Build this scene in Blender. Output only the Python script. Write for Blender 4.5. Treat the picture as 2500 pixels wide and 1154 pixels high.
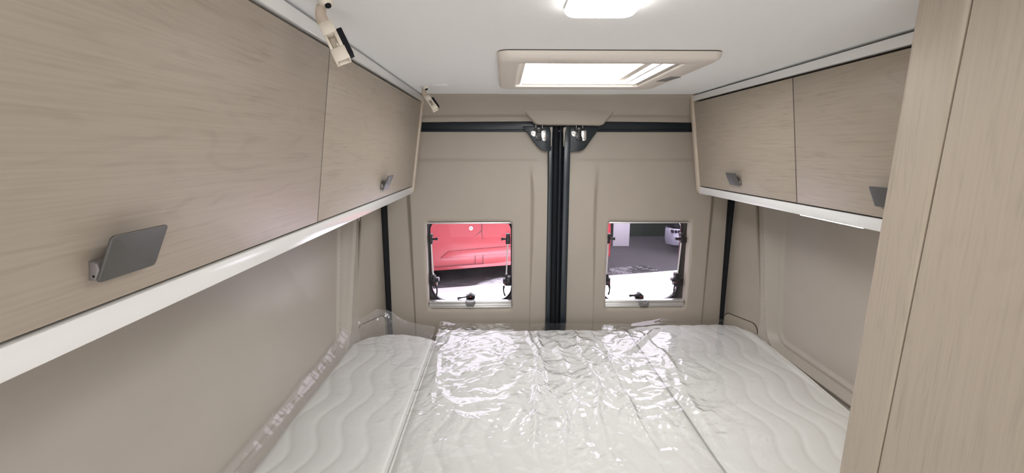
import bpy, bmesh, math, random
import numpy as np
from mathutils import Vector, Matrix

for o in list(bpy.data.objects):
    bpy.data.objects.remove(o)
S = bpy.context.scene
C = S.collection

# ------------------------------------------------------------------ camera
F = 1127.0
PITCH = math.atan(208 / F)
YAW = math.atan(22 / F * math.cos(PITCH))
fw = Vector((math.sin(YAW) * math.cos(PITCH), math.cos(YAW) * math.cos(PITCH), -math.sin(PITCH)))
rt = Vector((math.cos(YAW), -math.sin(YAW), 0))
up = rt.cross(fw)
cam_d = bpy.data.cameras.new('camera')
cam_d.sensor_width = 36
cam_d.sensor_fit = 'HORIZONTAL'
cam_d.lens = F / 2500 * 36
cam_d.clip_start = 0.02
cam_d.clip_end = 200
cam = bpy.data.objects.new('camera', cam_d)
C.objects.link(cam)
m3 = Matrix((rt, up, -fw)).transposed()
cam.matrix_world = Matrix.Translation((-0.237, 0, 1.63)) @ m3.to_4x4()
S.camera = cam

# ------------------------------------------------------------------ world: an evenly lit exhibition hall
W = bpy.data.worlds.new('hall_light')
S.world = W
W.use_nodes = True
nt = W.node_tree
nt.nodes.clear()
tc = nt.nodes.new('ShaderNodeTexCoord')
sx = nt.nodes.new('ShaderNodeSeparateXYZ')
nt.links.new(tc.outputs['Generated'], sx.inputs[0])
mr = nt.nodes.new('ShaderNodeMapRange')
mr.inputs['From Min'].default_value = -0.1
mr.inputs['From Max'].default_value = 0.7
nt.links.new(sx.outputs['Z'], mr.inputs['Value'])
rp = nt.nodes.new('ShaderNodeMix')
rp.data_type = 'RGBA'
rp.inputs[6].default_value = (0.62, 0.61, 0.62, 1)
rp.inputs[7].default_value = (1.0, 0.985, 0.97, 1)
nt.links.new(mr.outputs[0], rp.inputs[0])
bg = nt.nodes.new('ShaderNodeBackground')
bg.inputs['Strength'].default_value = 2.9
wo = nt.nodes.new('ShaderNodeOutputWorld')
nt.links.new(rp.outputs[2], bg.inputs['Color'])
nt.links.new(bg.outputs[0], wo.inputs[0])

LAMP_STRENGTH = 9.0
STRIP_STRENGTH = 55.0
SKYLIGHT_STRENGTH = 9.0     # opal hatch pane emits by itself, in place of daylight through it
S.view_settings.view_transform = 'Standard'
S.view_settings.look = 'None'
S.view_settings.gamma = 1
S.view_settings.exposure = 0.48
S.view_settings.use_curve_mapping = False
S.cycles.max_bounces = 14
S.cycles.diffuse_bounces = 8
S.cycles.glossy_bounces = 5
S.cycles.transparent_max_bounces = 16
S.cycles.sample_clamp_indirect = 6.0
S.cycles.use_denoising = True


GZ0 = -0.65                  # hall floor level


def area(name, loc, target, sx_, sy_, power, col=(1, 1, 1)):
    d = bpy.data.lights.new(name, 'AREA')
    d.shape = 'RECTANGLE'
    d.size, d.size_y = sx_, sy_
    d.energy = power
    d.color = col
    o = bpy.data.objects.new(name, d)
    C.objects.link(o)
    o.location = loc
    o.rotation_euler = (Vector(target) - Vector(loc)).to_track_quat('-Z', 'Y').to_euler()
    return o


def spot(name, loc, target, deg, power, col=(1, 1, 1)):
    d = bpy.data.lights.new(name, 'SPOT')
    d.energy = power
    d.spot_size = math.radians(deg)
    d.spot_blend = 0.06
    d.shadow_soft_size = 0.04
    d.color = col
    o = bpy.data.objects.new(name, d)
    C.objects.link(o)
    o.location = loc
    o.rotation_euler = (Vector(target) - Vector(loc)).to_track_quat('-Z', 'Y').to_euler()
    return o


# unseen spots added to whiten the podium, leaving a dim band between them
spot('podium_fill_spot', (0.2, 5.6, 6.0), (0.35, 7.0, GZ0), 21, 30000)
spot('podium_fill_spot', (3.6, 5.6, 6.0), (3.25, 7.1, GZ0), 23, 30000)


# ------------------------------------------------------------------ materials
def mat(name, col, rough=0.5, metal=0.0, spec=0.5, var=0.04, vscale=8.0, bump=0.0, bscale=300.0, coat=0.0):
    m = bpy.data.materials.new(name)
    m.use_nodes = True
    n = m.node_tree
    b = n.nodes['Principled BSDF']
    b.inputs['Roughness'].default_value = rough
    b.inputs['Metallic'].default_value = metal
    b.inputs['Specular IOR Level'].default_value = spec
    b.inputs['Coat Weight'].default_value = coat
    b.inputs['Coat Roughness'].default_value = 0.05
    t = n.nodes.new('ShaderNodeTexCoord')
    nz = n.nodes.new('ShaderNodeTexNoise')
    nz.inputs['Scale'].default_value = vscale
    nz.inputs['Detail'].default_value = 3
    n.links.new(t.outputs['Object'], nz.inputs['Vector'])
    mx = n.nodes.new('ShaderNodeMix')
    mx.data_type = 'RGBA'
    mx.inputs[6].default_value = tuple(c * (1 - var) for c in col) + (1,)
    mx.inputs[7].default_value = tuple(min(1, c * (1 + var)) for c in col) + (1,)
    n.links.new(nz.outputs['Fac'], mx.inputs[0])
    n.links.new(mx.outputs[2], b.inputs['Base Color'])
    if bump > 0:
        n2 = n.nodes.new('ShaderNodeTexNoise')
        n2.inputs['Scale'].default_value = bscale
        n2.inputs['Detail'].default_value = 2
        n.links.new(t.outputs['Object'], n2.inputs['Vector'])
        bp = n.nodes.new('ShaderNodeBump')
        bp.inputs['Strength'].default_value = bump
        bp.inputs['Distance'].default_value = 0.001
        n.links.new(n2.outputs['Fac'], bp.inputs['Height'])
        n.links.new(bp.outputs[0], b.inputs['Normal'])
    return m


def wood(name, axis, light, dark, seed=0.0):
    """Pale veneer: long streaks and short pore dashes along the given axis."""
    m = bpy.data.materials.new(name)
    m.use_nodes = True
    n = m.node_tree
    L = n.links
    b = n.nodes['Principled BSDF']
    b.inputs['Roughness'].default_value = 0.42
    b.inputs['Specular IOR Level'].default_value = 0.35
    t = n.nodes.new('ShaderNodeTexCoord')

    def mapped(along, across, off):
        mp = n.nodes.new('ShaderNodeMapping')
        sc = [across] * 3
        sc[axis] = along
        mp.inputs['Scale'].default_value = sc
        mp.inputs['Location'].default_value = (off, off * 0.7, off * 1.3)
        L.new(t.outputs['Object'], mp.inputs['Vector'])
        return mp

    def noise(mp, scale, detail, dist=0.0):
        z = n.nodes.new('ShaderNodeTexNoise')
        z.inputs['Scale'].default_value = scale
        z.inputs['Detail'].default_value = detail
        z.inputs['Distortion'].default_value = dist
        L.new(mp.outputs[0], z.inputs['Vector'])
        return z

    def ramp(src, a, c, x0, x1):
        r = n.nodes.new('ShaderNodeMapRange')
        r.inputs['From Min'].default_value = x0
        r.inputs['From Max'].default_value = x1
        r.inputs['To Min'].default_value = a
        r.inputs['To Max'].default_value = c
        L.new(src, r.inputs['Value'])
        return r.outputs[0]

    def math_(op, a, c):
        q = n.nodes.new('ShaderNodeMath')
        q.operation = op
        for i, v in enumerate((a, c)):
            if isinstance(v, (int, float)):
                q.inputs[i].default_value = v
            else:
                L.new(v, q.inputs[i])
        return q.outputs[0]
    pores = ramp(noise(mapped(9, 170, 1 + seed), 1.0, 3, 0.3).outputs['Fac'], 0, 1, 0.55, 0.75)
    patch = ramp(noise(mapped(2.2, 9, 4 + seed), 1.0, 2).outputs['Fac'], 0.35, 1, 0.35, 0.7)
    pores = math_('MULTIPLY', pores, patch)
    # growth rings: level lines of a stretched noise field
    fld = noise(mapped(1.3, 8.0, 7 + seed), 1.0, 2, 0.3).outputs['Fac']
    rings = math_('SINE', math_('MULTIPLY', fld, 90), 0)
    rings = ramp(rings, 0, 1, 0.45, 1.0)
    brk = ramp(noise(mapped(7, 60, 2 + seed), 1.0, 3).outputs['Fac'], 0, 1, 0.42, 0.68)
    rings = math_('MULTIPLY', math_('MULTIPLY', rings, brk), 0.40)
    fine = ramp(noise(mapped(5, 300, 3 + seed), 1.0, 3).outputs['Fac'], 0, 0.45, 0.35, 0.75)
    tot = math_('ADD', math_('ADD', pores, rings), fine)
    tot.node.use_clamp = True
    mx = n.nodes.new('ShaderNodeMix')
    mx.data_type = 'RGBA'
    mx.inputs[6].default_value = light + (1,)
    mx.inputs[7].default_value = dark + (1,)
    L.new(tot, mx.inputs[0])
    L.new(mx.outputs[2], b.inputs['Base Color'])
    bp = n.nodes.new('ShaderNodeBump')
    bp.inputs['Strength'].default_value = 0.15
    bp.inputs['Distance'].default_value = 0.0006
    bp.invert = True
    L.new(tot, bp.inputs['Height'])
    L.new(bp.outputs[0], b.inputs['Normal'])
    return m


def emit(name, col, strength):
    m = bpy.data.materials.new(name)
    m.use_nodes = True
    b = m.node_tree.nodes['Principled BSDF']
    b.inputs['Base Color'].default_value = (0.9, 0.9, 0.88, 1)
    b.inputs['Emission Color'].default_value = col + (1,)
    b.inputs['Emission Strength'].default_value = strength
    return m


def film_mat(name, tint, rough, boost, haze, ior=1.45):
    """Thin clear sheet: transparent body, fresnel gloss, a little milky haze."""
    m = bpy.data.materials.new(name)
    m.use_nodes = True
    n = m.node_tree
    n.nodes.remove(n.nodes['Principled BSDF'])
    out = n.nodes['Material Output']
    tr = n.nodes.new('ShaderNodeBsdfTransparent')
    tr.inputs[0].default_value = tint + (1,)
    gl = n.nodes.new('ShaderNodeBsdfGlossy')
    gl.inputs['Roughness'].default_value = rough
    df = n.nodes.new('ShaderNodeBsdfDiffuse')
    df.inputs[0].default_value = (0.9, 0.9, 0.9, 1)
    fr = n.nodes.new('ShaderNodeFresnel')
    # same gloss from either face of the thin sheet: ior, or 1/ior on back faces
    ge = n.nodes.new('ShaderNodeNewGeometry')
    mi = n.nodes.new('ShaderNodeMapRange')
    mi.inputs['To Min'].default_value = ior
    mi.inputs['To Max'].default_value = 1 / ior
    n.links.new(ge.outputs['Backfacing'], mi.inputs['Value'])
    n.links.new(mi.outputs[0], fr.inputs['IOR'])
    mu = n.nodes.new('ShaderNodeMath')
    mu.operation = 'MULTIPLY'
    mu.use_clamp = True
    mu.inputs[1].default_value = boost
    n.links.new(fr.outputs[0], mu.inputs[0])
    m1 = n.nodes.new('ShaderNodeMixShader')
    m1.inputs[0].default_value = haze
    n.links.new(tr.outputs[0], m1.inputs[1])
    n.links.new(df.outputs[0], m1.inputs[2])
    m2 = n.nodes.new('ShaderNodeMixShader')
    n.links.new(mu.outputs[0], m2.inputs[0])
    n.links.new(m1.outputs[0], m2.inputs[1])
    n.links.new(gl.outputs[0], m2.inputs[2])
    n.links.new(m2.outputs[0], out.inputs[0])
    return m


M = {}
M['wood'] = wood('pale_veneer_lengthwise', 1, (0.41, 0.357, 0.292), (0.325, 0.28, 0.225))
M['wood2'] = wood('pale_veneer_upright', 2, (0.48, 0.418, 0.345), (0.40, 0.345, 0.28), 3.0)
M['beige'] = mat('beige_moulded_plastic', (0.395, 0.35, 0.295), 0.5, spec=0.4, bump=0.12, bscale=700)
M['beige_felt'] = mat('beige_wall_laminate', (0.46, 0.42, 0.37), 0.40, spec=0.5, bump=0.12, bscale=500)
M['ceiling'] = mat('linen_white_laminate', (0.90, 0.92, 0.925), 0.6, spec=0.3, bump=0.3, bscale=420, var=0.015, vscale=60)
M['trim'] = mat('satin_white_profile', (0.83, 0.84, 0.84), 0.16, spec=0.6, var=0.01)
M['edge'] = mat('cream_edge_profile', (0.55, 0.47, 0.385), 0.42, spec=0.4)
M['hatchp'] = mat('warm_white_plastic', (0.74, 0.69, 0.625), 0.38, spec=0.4, var=0.015)
M['dark'] = mat('shadow_gap_black', (0.03, 0.028, 0.027), 0.7)
M['gap'] = mat('dark_gap_brown', (0.055, 0.045, 0.04), 0.6)
M['graphite'] = mat('graphite_metal', (0.12, 0.12, 0.115), 0.55, metal=0.4, spec=0.5)
M['nickel'] = mat('brushed_nickel', (0.45, 0.43, 0.42), 0.35, metal=0.9)
M['basemetal'] = mat('grey_cast_metal', (0.22, 0.205, 0.20), 0.5, metal=0.4)
M['alu'] = mat('anodised_aluminium', (0.72, 0.71, 0.70), 0.3, metal=0.7)
M['zinc'] = mat('zinc_plate', (0.75, 0.74, 0.70), 0.28, metal=0.75, var=0.1, vscale=120)
M['paint'] = mat('blue_black_paint', (0.018, 0.025, 0.031), 0.30, spec=0.4, coat=0.08, var=0.08)
M['rubber'] = mat('black_rubber', (0.010, 0.011, 0.014), 0.65, spec=0.2)
M['blackp'] = mat('black_plastic', (0.014, 0.012, 0.014), 0.38)
M['redp'] = mat('dull_red_plastic', (0.20, 0.035, 0.03), 0.45)
M['greyp'] = mat('grey_plastic', (0.16, 0.16, 0.155), 0.45)
M['cream'] = mat('cream_plastic', (0.74, 0.68, 0.58), 0.4, var=0.015)
M['strap'] = mat('beige_webbing', (0.52, 0.44, 0.36), 0.8, bump=0.6, bscale=900)
M['ticking'] = mat('white_mattress_ticking', (0.81, 0.815, 0.80), 0.85, spec=0.2, bump=0.35, bscale=700, var=0.02)
M['piping'] = mat('white_piping', (0.9, 0.89, 0.87), 0.7, spec=0.2)
M['ply'] = mat('grey_plywood', (0.4, 0.36, 0.31), 0.7)
M['tag'] = mat('white_cloth_tag', (0.85, 0.85, 0.85), 0.8)
M['film'] = film_mat('clear_wrapping_film', (0.995, 0.995, 0.995), 0.035, 1.9, 0.035)
M['film2'] = film_mat('cloudy_wrapping_film', (0.99, 0.99, 0.99), 0.06, 1.3, 0.12)
M['acrylic'] = film_mat('violet_tinted_acrylic', (0.88, 0.845, 0.92), 0.02, 0.35, 0.0)
M['opal'] = emit('glowing_opal_acrylic', (0.97, 0.985, 1.0), SKYLIGHT_STRENGTH)
M['lamp'] = emit('warm_white_diffuser', (1.0, 0.97, 0.91), LAMP_STRENGTH)
M['strip'] = emit('led_strip_glow', (1.0, 0.93, 0.80), STRIP_STRENGTH)
M['red'] = mat('red_car_paint', (0.205, 0.015, 0.018), 0.4, coat=0.12, var=0.03, vscale=3)
M['redseam'] = mat('dark_red_joint', (0.07, 0.008, 0.012), 0.6)
M['carpet'] = mat('dark_grey_carpet', (0.048, 0.046, 0.050), 0.75, bump=0.4, bscale=40, var=0.15, vscale=3)
M['podium'] = mat('pale_podium_laminate', (0.62, 0.61, 0.635), 0.3, var=0.03)
M['hallwall'] = mat('dark_green_partition', (0.030, 0.042, 0.032), 0.6)
M['board'] = mat('white_board', (0.55, 0.54, 0.58), 0.6)
M['silver'] = mat('silver_car_paint', (0.30, 0.30, 0.36), 0.3, metal=0.3, coat=0.4)
M['tyre'] = mat('tyre_rubber', (0.015, 0.015, 0.016), 0.8)

# ------------------------------------------------------------------ builders
ORG = {}


def wloc(p):
    return ORG.get(p.name, Vector((0, 0, 0))) if p else Vector((0, 0, 0))


class MB:
    """Collects shapes in world coordinates, then links them as one mesh object."""

    def __init__(s):
        s.v, s.f = [], []

    def add(s, vs, fs):
        k = len(s.v)
        s.v += [tuple(map(float, p)) for p in vs]
        s.f += [tuple(i + k for i in f) for f in fs]
        return s

    def box(s, lo, hi):
        x0, y0, z0 = lo
        x1, y1, z1 = hi
        vs = [(x0, y0, z0), (x1, y0, z0), (x1, y1, z0), (x0, y1, z0), (x0, y0, z1), (x1, y0, z1), (x1, y1, z1), (x0, y1, z1)]
        return s.add(vs, [(0, 3, 2, 1), (4, 5, 6, 7), (0, 1, 5, 4), (1, 2, 6, 5), (2, 3, 7, 6), (3, 0, 4, 7)])

    def prism(s, pts, a, b):
        """pts: list of 3-D points (a planar outline); swept from offset a to offset b (vectors)."""
        n = len(pts)
        a, b = Vector(a), Vector(b)
        vs = [Vector(p) + a for p in pts] + [Vector(p) + b for p in pts]
        fs = [tuple(range(n))[::-1], tuple(range(n, 2 * n))]
        fs += [(i, (i + 1) % n, n + (i + 1) % n, n + i) for i in range(n)]
        return s.add(vs, fs)

    def tube(s, path, r, n=10, closed=False, cap=True):
        path = [Vector(p) for p in path]
        N = len(path)
        rs = r if hasattr(r, '__len__') else [r] * N
        vs, fs = [], []
        pu = None
        for i, p in enumerate(path):
            if closed:
                t = path[(i + 1) % N] - path[i - 1]
            else:
                t = path[min(i + 1, N - 1)] - path[max(i - 1, 0)]
            t.normalize()
            if pu is None:
                pu = Vector((0, 0, 1)) if abs(t.z) < 0.9 else Vector((1, 0, 0))
            u = (pu - t * pu.dot(t))
            if u.length < 1e-6:
                u = t.orthogonal()
            u.normalize()
            w = t.cross(u)
            pu = u
            for k in range(n):
                a = 2 * math.pi * k / n
                vs.append(p + u * math.cos(a) * rs[i] + w * math.sin(a) * rs[i])
        for i in range(N if closed else N - 1):
            j = (i + 1) % N
            for k in range(n):
                l = (k + 1) % n
                fs.append((i * n + k, i * n + l, j * n + l, j * n + k))
        if cap and not closed:
            fs.append(tuple(range(n))[::-1])
            fs.append(tuple((N - 1) * n + k for k in range(n)))
        return s.add(vs, fs)

    def cyl(s, p0, p1, r, n=20):
        return s.tube([p0, p1], r, n)

    def lathe(s, c, axis, prof, n=28):
        """prof: (radius, height along axis) pairs"""
        ax = Vector(axis).normalized()
        u = ax.orthogonal().normalized()
        w = ax.cross(u)
        c = Vector(c)
        vs, fs = [], []
        for r, h in prof:
            for k in range(n):
                a = 2 * math.pi * k / n
                vs.append(c + ax * h + (u * math.cos(a) + w * math.sin(a)) * max(r, 1e-5))
        for i in range(len(prof) - 1):
            for k in range(n):
                l = (k + 1) % n
                fs.append((i * n + k, i * n + l, (i + 1) * n + l, (i + 1) * n + k))
        fs.append(tuple(range(n))[::-1])
        fs.append(tuple((len(prof) - 1) * n + k for k in range(n)))
        return s.add(vs, fs)

    def grid(s, P):
        """P: numpy array (a, b, 3)"""
        a, b = P.shape[:2]
        k = len(s.v)
        s.v += [tuple(p) for p in P.reshape(-1, 3).tolist()]
        for i in range(a - 1):
            for j in range(b - 1):
                q = k + i * b + j
                s.f.append((q, q + 1, q + b + 1, q + b))
        return s

    def build(s, name, material, parent=None, smooth=False, bevel=0.0, seg=2, angle=35, solid=0.0):
        if parent is not None:
            org = wloc(parent)
        else:
            a = np.array(s.v)
            lo, hi = a.min(0), a.max(0)
            org = Vector(((lo[0] + hi[0]) / 2, (lo[1] + hi[1]) / 2, lo[2]))
        me = bpy.data.meshes.new(name)
        me.from_pydata([(p[0] - org.x, p[1] - org.y, p[2] - org.z) for p in s.v], [], s.f)
        bm = bmesh.new()
        bm.from_mesh(me)
        bmesh.ops.recalc_face_normals(bm, faces=bm.faces)
        if bevel > 0:
            es = [e for e in bm.edges if len(e.link_faces) == 2 and e.calc_face_angle(0) > math.radians(angle)]
            bmesh.ops.bevel(bm, geom=es, offset=bevel, segments=seg, profile=0.5, affect='EDGES', clamp_overlap=True)
        if smooth or bevel > 0:
            for f in bm.faces:
                f.smooth = True
            for e in bm.edges:
                if len(e.link_faces) == 2 and e.calc_face_angle(0) > math.radians(50):
                    e.smooth = False
        bm.to_mesh(me)
        bm.free()
        me.materials.append(material)
        o = bpy.data.objects.new(name, me)
        C.objects.link(o)
        if parent is not None:
            o.parent = parent
            ORG[o.name] = org
        else:
            o.location = org
            ORG[o.name] = org
        if solid:
            md = o.modifiers.new('thickness', 'SOLIDIFY')
            md.thickness = solid
            md.offset = 0
        return o


def empty(name, loc):
    o = bpy.data.objects.new(name, None)
    o.empty_display_size = 0.05
    C.objects.link(o)
    o.location = loc
    ORG[o.name] = Vector(loc)
    return o


def tag(o, label=None, cat=None, group=None, kind=None):
    if label:
        o['label'] = label
    if cat:
        o['category'] = cat
    if group:
        o['group'] = group
    if kind:
        o['kind'] = kind
    return o


def struct(o, label=None, cat=None):
    o['kind'] = 'structure'
    return tag(o, label, cat)


def rrect(x0, x1, z0, z1, r, n=6, rs=None):
    """rounded rectangle outline, counter-clockwise; rs = radii (bl, br, tr, tl)"""
    rs = rs or (r,) * 4
    out = []
    for (cx, cz, a0, rr) in ((x0 + rs[0], z0 + rs[0], 180, rs[0]), (x1 - rs[1], z0 + rs[1], 270, rs[1]),
                             (x1 - rs[2], z1 - rs[2], 0, rs[2]), (x0 + rs[3], z1 - rs[3], 90, rs[3])):
        for k in range(n + 1):
            a = math.radians(a0 + 90 * k / n)
            out.append((cx + rr * math.cos(a), cz + rr * math.sin(a)))
    return out


def ring(mb, outer, inner, mapper0, mapper1):
    """flat ring between two outlines with equal counts, extruded between two mappers"""
    n = len(outer)
    vs = [mapper0(*p) for p in outer] + [mapper0(*p) for p in inner] + [mapper1(*p) for p in outer] + [mapper1(*p) for p in inner]
    fs = []
    for i in range(n):
        j = (i + 1) % n
        fs += [(i, j, n + j, n + i), (2 * n + i, 3 * n + i, 3 * n + j, 2 * n + j), (i, 2 * n + i, 2 * n + j, j), (n + i, n + j, 3 * n + j, 3 * n + i)]
    mb.add(vs, fs)
    return mb


def sstep(x, a, b):
    t = np.clip((x - a) / (b - a), 0, 1)
    return t * t * (3 - 2 * t)


# ------------------------------------------------------------------ numpy noise
def perlin(x, y, seed):
    rng = np.random.RandomState(seed)
    g = rng.rand(256, 256) * 2 * np.pi
    xi, yi = np.floor(x).astype(int), np.floor(y).astype(int)
    xf, yf = x - xi, y - yi
    u = xf * xf * xf * (xf * (xf * 6 - 15) + 10)
    v = yf * yf * yf * (yf * (yf * 6 - 15) + 10)

    def d(ix, iy, fx, fy):
        a = g[ix % 256, iy % 256]
        return np.cos(a) * fx + np.sin(a) * fy
    n00 = d(xi, yi, xf, yf)
    n10 = d(xi + 1, yi, xf - 1, yf)
    n01 = d(xi, yi + 1, xf, yf - 1)
    n11 = d(xi + 1, yi + 1, xf - 1, yf - 1)
    return (n00 * (1 - u) + n10 * u) * (1 - v) + (n01 * (1 - u) + n11 * u) * v


# ================================================================== STRUCTURE
YB, YF = 2.02, -1.0          # rear and front ends of the shell
HC = 1.855                   # ceiling height

struct(MB().box((-0.95, YF, -0.03), (0.95, 2.1, 0.0)).build('floor', M['ply']), 'plain van floor under the bed', 'floor')

# ceiling with the skylight opening cut out
hx0, hx1, hy0, hy1 = -0.205, 0.21, 1.14, 1.575
cx = [-0.93, hx0, hx1, 0.93]
cy = [YF, hy0, hy1, 1.925]
mb = MB()
for i in range(3):
    for j in range(3):
        if i == 1 and j == 1:
            continue
        mb.box((cx[i], cy[j], HC), (cx[i + 1], cy[j + 1], HC + 0.03))
ceil = struct(mb.build('ceiling', M['ceiling']), 'off-white linen textured van ceiling', 'ceiling')


# side walls: flat laminate with a pressed frame towards the rear
def side_wall(sgn, name, label):
    ys = np.concatenate([np.arange(YF, 1.2, 0.05), np.arange(1.2, 2.062, 0.004)])
    zs = np.concatenate([np.arange(0.0, 0.78, 0.04), np.arange(0.78, 1.50, 0.006), np.arange(1.5, 1.861, 0.04)])
    Y, Z = np.meshgrid(ys, zs, indexing='ij')
    if sgn > 0:
        YBd = 1.782 + (Z - 0.905) * 0.13
        YAd = 1.817 + (Z - 0.895) * 0.215
    else:
        YBd = 1.765 + (Z - 0.905) * 0.225
        YAd = 1.803 + (Z - 0.875) * 0.37
    zb, za = 0.862, 0.832

    def inside(yd, zd, r):
        a, b = yd - Y, Z - zd
        d = np.minimum(a, b)
        k = (a < r) & (b < r)
        return np.where(k, r - np.hypot(r - a, r - b), d)
    dB = inside(YBd, zb, 0.055)
    dA = inside(YAd, za, 0.075)
    t = np.clip(dA / np.maximum(dA - dB, 1e-4), 0, 1)
    t = t * t * (3 - 2 * t)
    X = 0.878 + 0.030 * t
    X = np.where(dB > 0, 0.908, X)
    X = np.where(dA < 0, 0.878 + 0.20 * np.maximum(dA, -0.16), X)
    X -= 0.012 * np.exp(-(dA / 0.007) ** 2) + 0.012 * np.exp(-(dB / 0.007) ** 2)
    # gentle outward belly of the side panel, flatter towards the front
    fr = sstep(dB, 0.03, 0.5)
    X += 0.018 * fr
    P = np.stack([sgn * X, Y, Z], -1)
    o = MB().grid(P).build(name, M['beige_felt'], smooth=True, solid=0.004)
    struct(o, label, 'wall')
    return o


side_wall(-1, 'wall_left', 'beige left wall with a pressed double rib by the rear pillar')
side_wall(1, 'wall_right', 'beige right wall with a recessed panel framed by two rounded ribs')


# rear pillar trims between the side walls and the door seals, each with a small access flap
def pillar(sgn, name, label):
    if sgn > 0:
        q = [((0.800, 2.055), (0.852, 1.965), 1.60), ((0.795, 2.055), (0.850, 1.958), 1.39), ((0.793, 2.055), (0.862, 1.90), 1.1), ((0.792, 2.055), (0.872, 1.848), 0.84), ((0.792, 2.055), (0.875, 1.80), 0.6)]
    else:
        q = [((0.775, 2.055), (0.855, 2.035), 1.60), ((0.775, 2.055), (0.853, 2.005), 1.35), ((0.775, 2.055), (0.862, 1.94), 1.1), ((0.775, 2.055), (0.872, 1.865), 0.86), ((0.775, 2.055), (0.875, 1.81), 0.6)]
    q = [((a[0], a[1]), (b[0], b[1]), z) for a, b, z in q]

    def lerp_z(z):
        zs = [t[2] for t in q]
        for k in range(len(q) - 1):
            if zs[k] >= z >= zs[k + 1]:
                f = (zs[k] - z) / (zs[k] - zs[k + 1])
                return [tuple(q[k][i][j] * (1 - f) + q[k + 1][i][j] * f for j in (0, 1)) for i in (0, 1)]
        return [q[-1][0], q[-1][1]]

    def P(u, z, lift=0.0):
        a, b = lerp_z(z)
        dx, dy = b[0] - a[0], b[1] - a[1]
        l = math.hypot(dx, dy)
        nx, ny = dy / l, -dx / l       # towards the cabin
        return (sgn * (a[0] + dx * u + nx * lift), a[1] + dy * u + ny * lift, z)
    e = empty(name, (sgn * 0.84, 1.95, 0.6))
    mb = MB()
    zs = [1.60, 1.5, 1.45, 1.39, 1.3, 1.2, 1.1, 1.0, 0.9, 0.84, 0.7, 0.6]
    us = [0.0, 0.5, 0.93, 0.98, 1.0, 1.0]
    lf = [0.0, 0.0, 0.0, -0.001, -0.005, -0.02]
    mb.grid(np.array([[P(u, z, l) for u, l in zip(us, lf)] for z in zs]))
    mb.build('trim_panel', M['beige'], e, smooth=True, solid=0.003)
    if sgn > 0:
        u0, u1, z0, z1 = 0.07, 0.92, 0.70, 0.895
    else:
        u0, u1, z0, z1 = 0.10, 0.95, 0.70, 0.895
    # flap and the dark joint round it
    out = rrect(0, 1, 0, 1, 0.16, 5)
    f1 = lambda s_, t_, l: P(u0 + (u1 - u0) * s_, z0 + (z1 - z0) * t_, l)
    inn = [(0.5 + (a - 0.5) * 0.955, 0.5 + (b - 0.5) * 0.965) for a, b in out]
    mb = MB()
    ring(mb, out, inn, lambda a, b: f1(a, b, 0.0018), lambda a, b: f1(a, b, 0.0026))
    j = mb.build('flap_joint', M['gap'], e)
    mb = MB()
    mb.add([f1(a, b, 0.0018) for a, b in inn] + [f1(a, b, 0.0042) for a, b in inn],
           [tuple(range(len(inn), 2 * len(inn)))] + [(i, (i + 1) % len(inn), len(inn) + (i + 1) % len(inn), len(inn) + i) for i in range(len(inn))])
    mb.build('access_flap', M['beige'], e)
    struct(e, label, 'pillar trim')


pillar(-1, 'trim_1', 'beige rear pillar trim left of the doors with an access flap')
pillar(1, 'trim_2', 'beige rear pillar trim right of the doors with an access flap')

# header above the doors: sloping panel, lip and the central lock cover
e = empty('trim_3', (0, 1.98, 1.72))
prof = [(1.915, 1.853), (1.922, 1.853), (1.925, 1.846), (1.932, 1.842), (1.985, 1.800), (2.000, 1.784), (2.006, 1.778), (2.024, 1.776), (2.034, 1.772), (2.040, 1.764), (2.042, 1.754), (2.075, 1.752)]
xs = np.linspace(-0.80, 0.80, 33)
P = np.array([[(x, y - 0.02 * (x / 0.8) ** 2 * 0, z + 0.004 * (1 - (x / 0.6) ** 2)) for (y, z) in prof] for x in xs])
MB().grid(P).build('header_panel', M['beige'], e, smooth=True, solid=0.003)
cp = [(-0.150, 1.806), (0.229, 1.802), (0.232, 1.794), (0.188, 1.741), (0.176, 1.737), (-0.090, 1.740), (-0.102, 1.745), (-0.152, 1.797)]
mb = MB()
n = len(cp)
cxm, czm = 0.04, 1.772
back = [(x, 2.045, z) for x, z in cp]
f1 = [(x, 2.000 + (1.81 - z) * 0.0, z) for x, z in cp]
f2 = [(cxm + (x - cxm) * 0.965, 1.990, czm + (z - czm) * 0.90) for x, z in cp]
mb.add(back + f1 + f2, [tuple(range(2 * n, 3 * n))] + [(i, (i + 1) % n, n + (i + 1) % n, n + i) for i in range(n)] + [(n + i, n + (i + 1) % n, 2 * n + (i + 1) % n, 2 * n + i) for i in range(n)])
mb.build('lock_cover', M['beige'], e, bevel=0.003)
struct(e, 'beige header panel over the rear doors with a raised centre cover', 'header')

# painted frame rail above the doors and the side door seals
mb = MB()
mb.box((-0.80, 2.058, 1.716), (0.80, 2.10, 1.758))
mb.box((-0.80, 2.050, 1.712), (0.80, 2.060, 1.722))
struct(mb.build('trim_4', M['paint'], bevel=0.003), 'glossy blue-black frame rail above the rear doors', 'frame rail')
for sgn, nm, lb, x0, x1 in ((-1, 'trim_5', 'black rubber seal along the left door edge', -0.779, -0.757), (1, 'trim_6', 'black rubber seal along the right door edge', 0.783, 0.806)):
    mb = MB()
    mb.prism([(x0, 2.075, 0.4), (x0, 2.048, 0.4), (x0 + 0.004, 2.042, 0.4), (x1 - 0.004, 2.042, 0.4), (x1, 2.048, 0.4), (x1, 2.075, 0.4)], (0, 0, 0), (0, 0, 1.32))
    struct(mb.build(nm, M['rubber'], bevel=0.002), lb, 'door seal')


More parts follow.
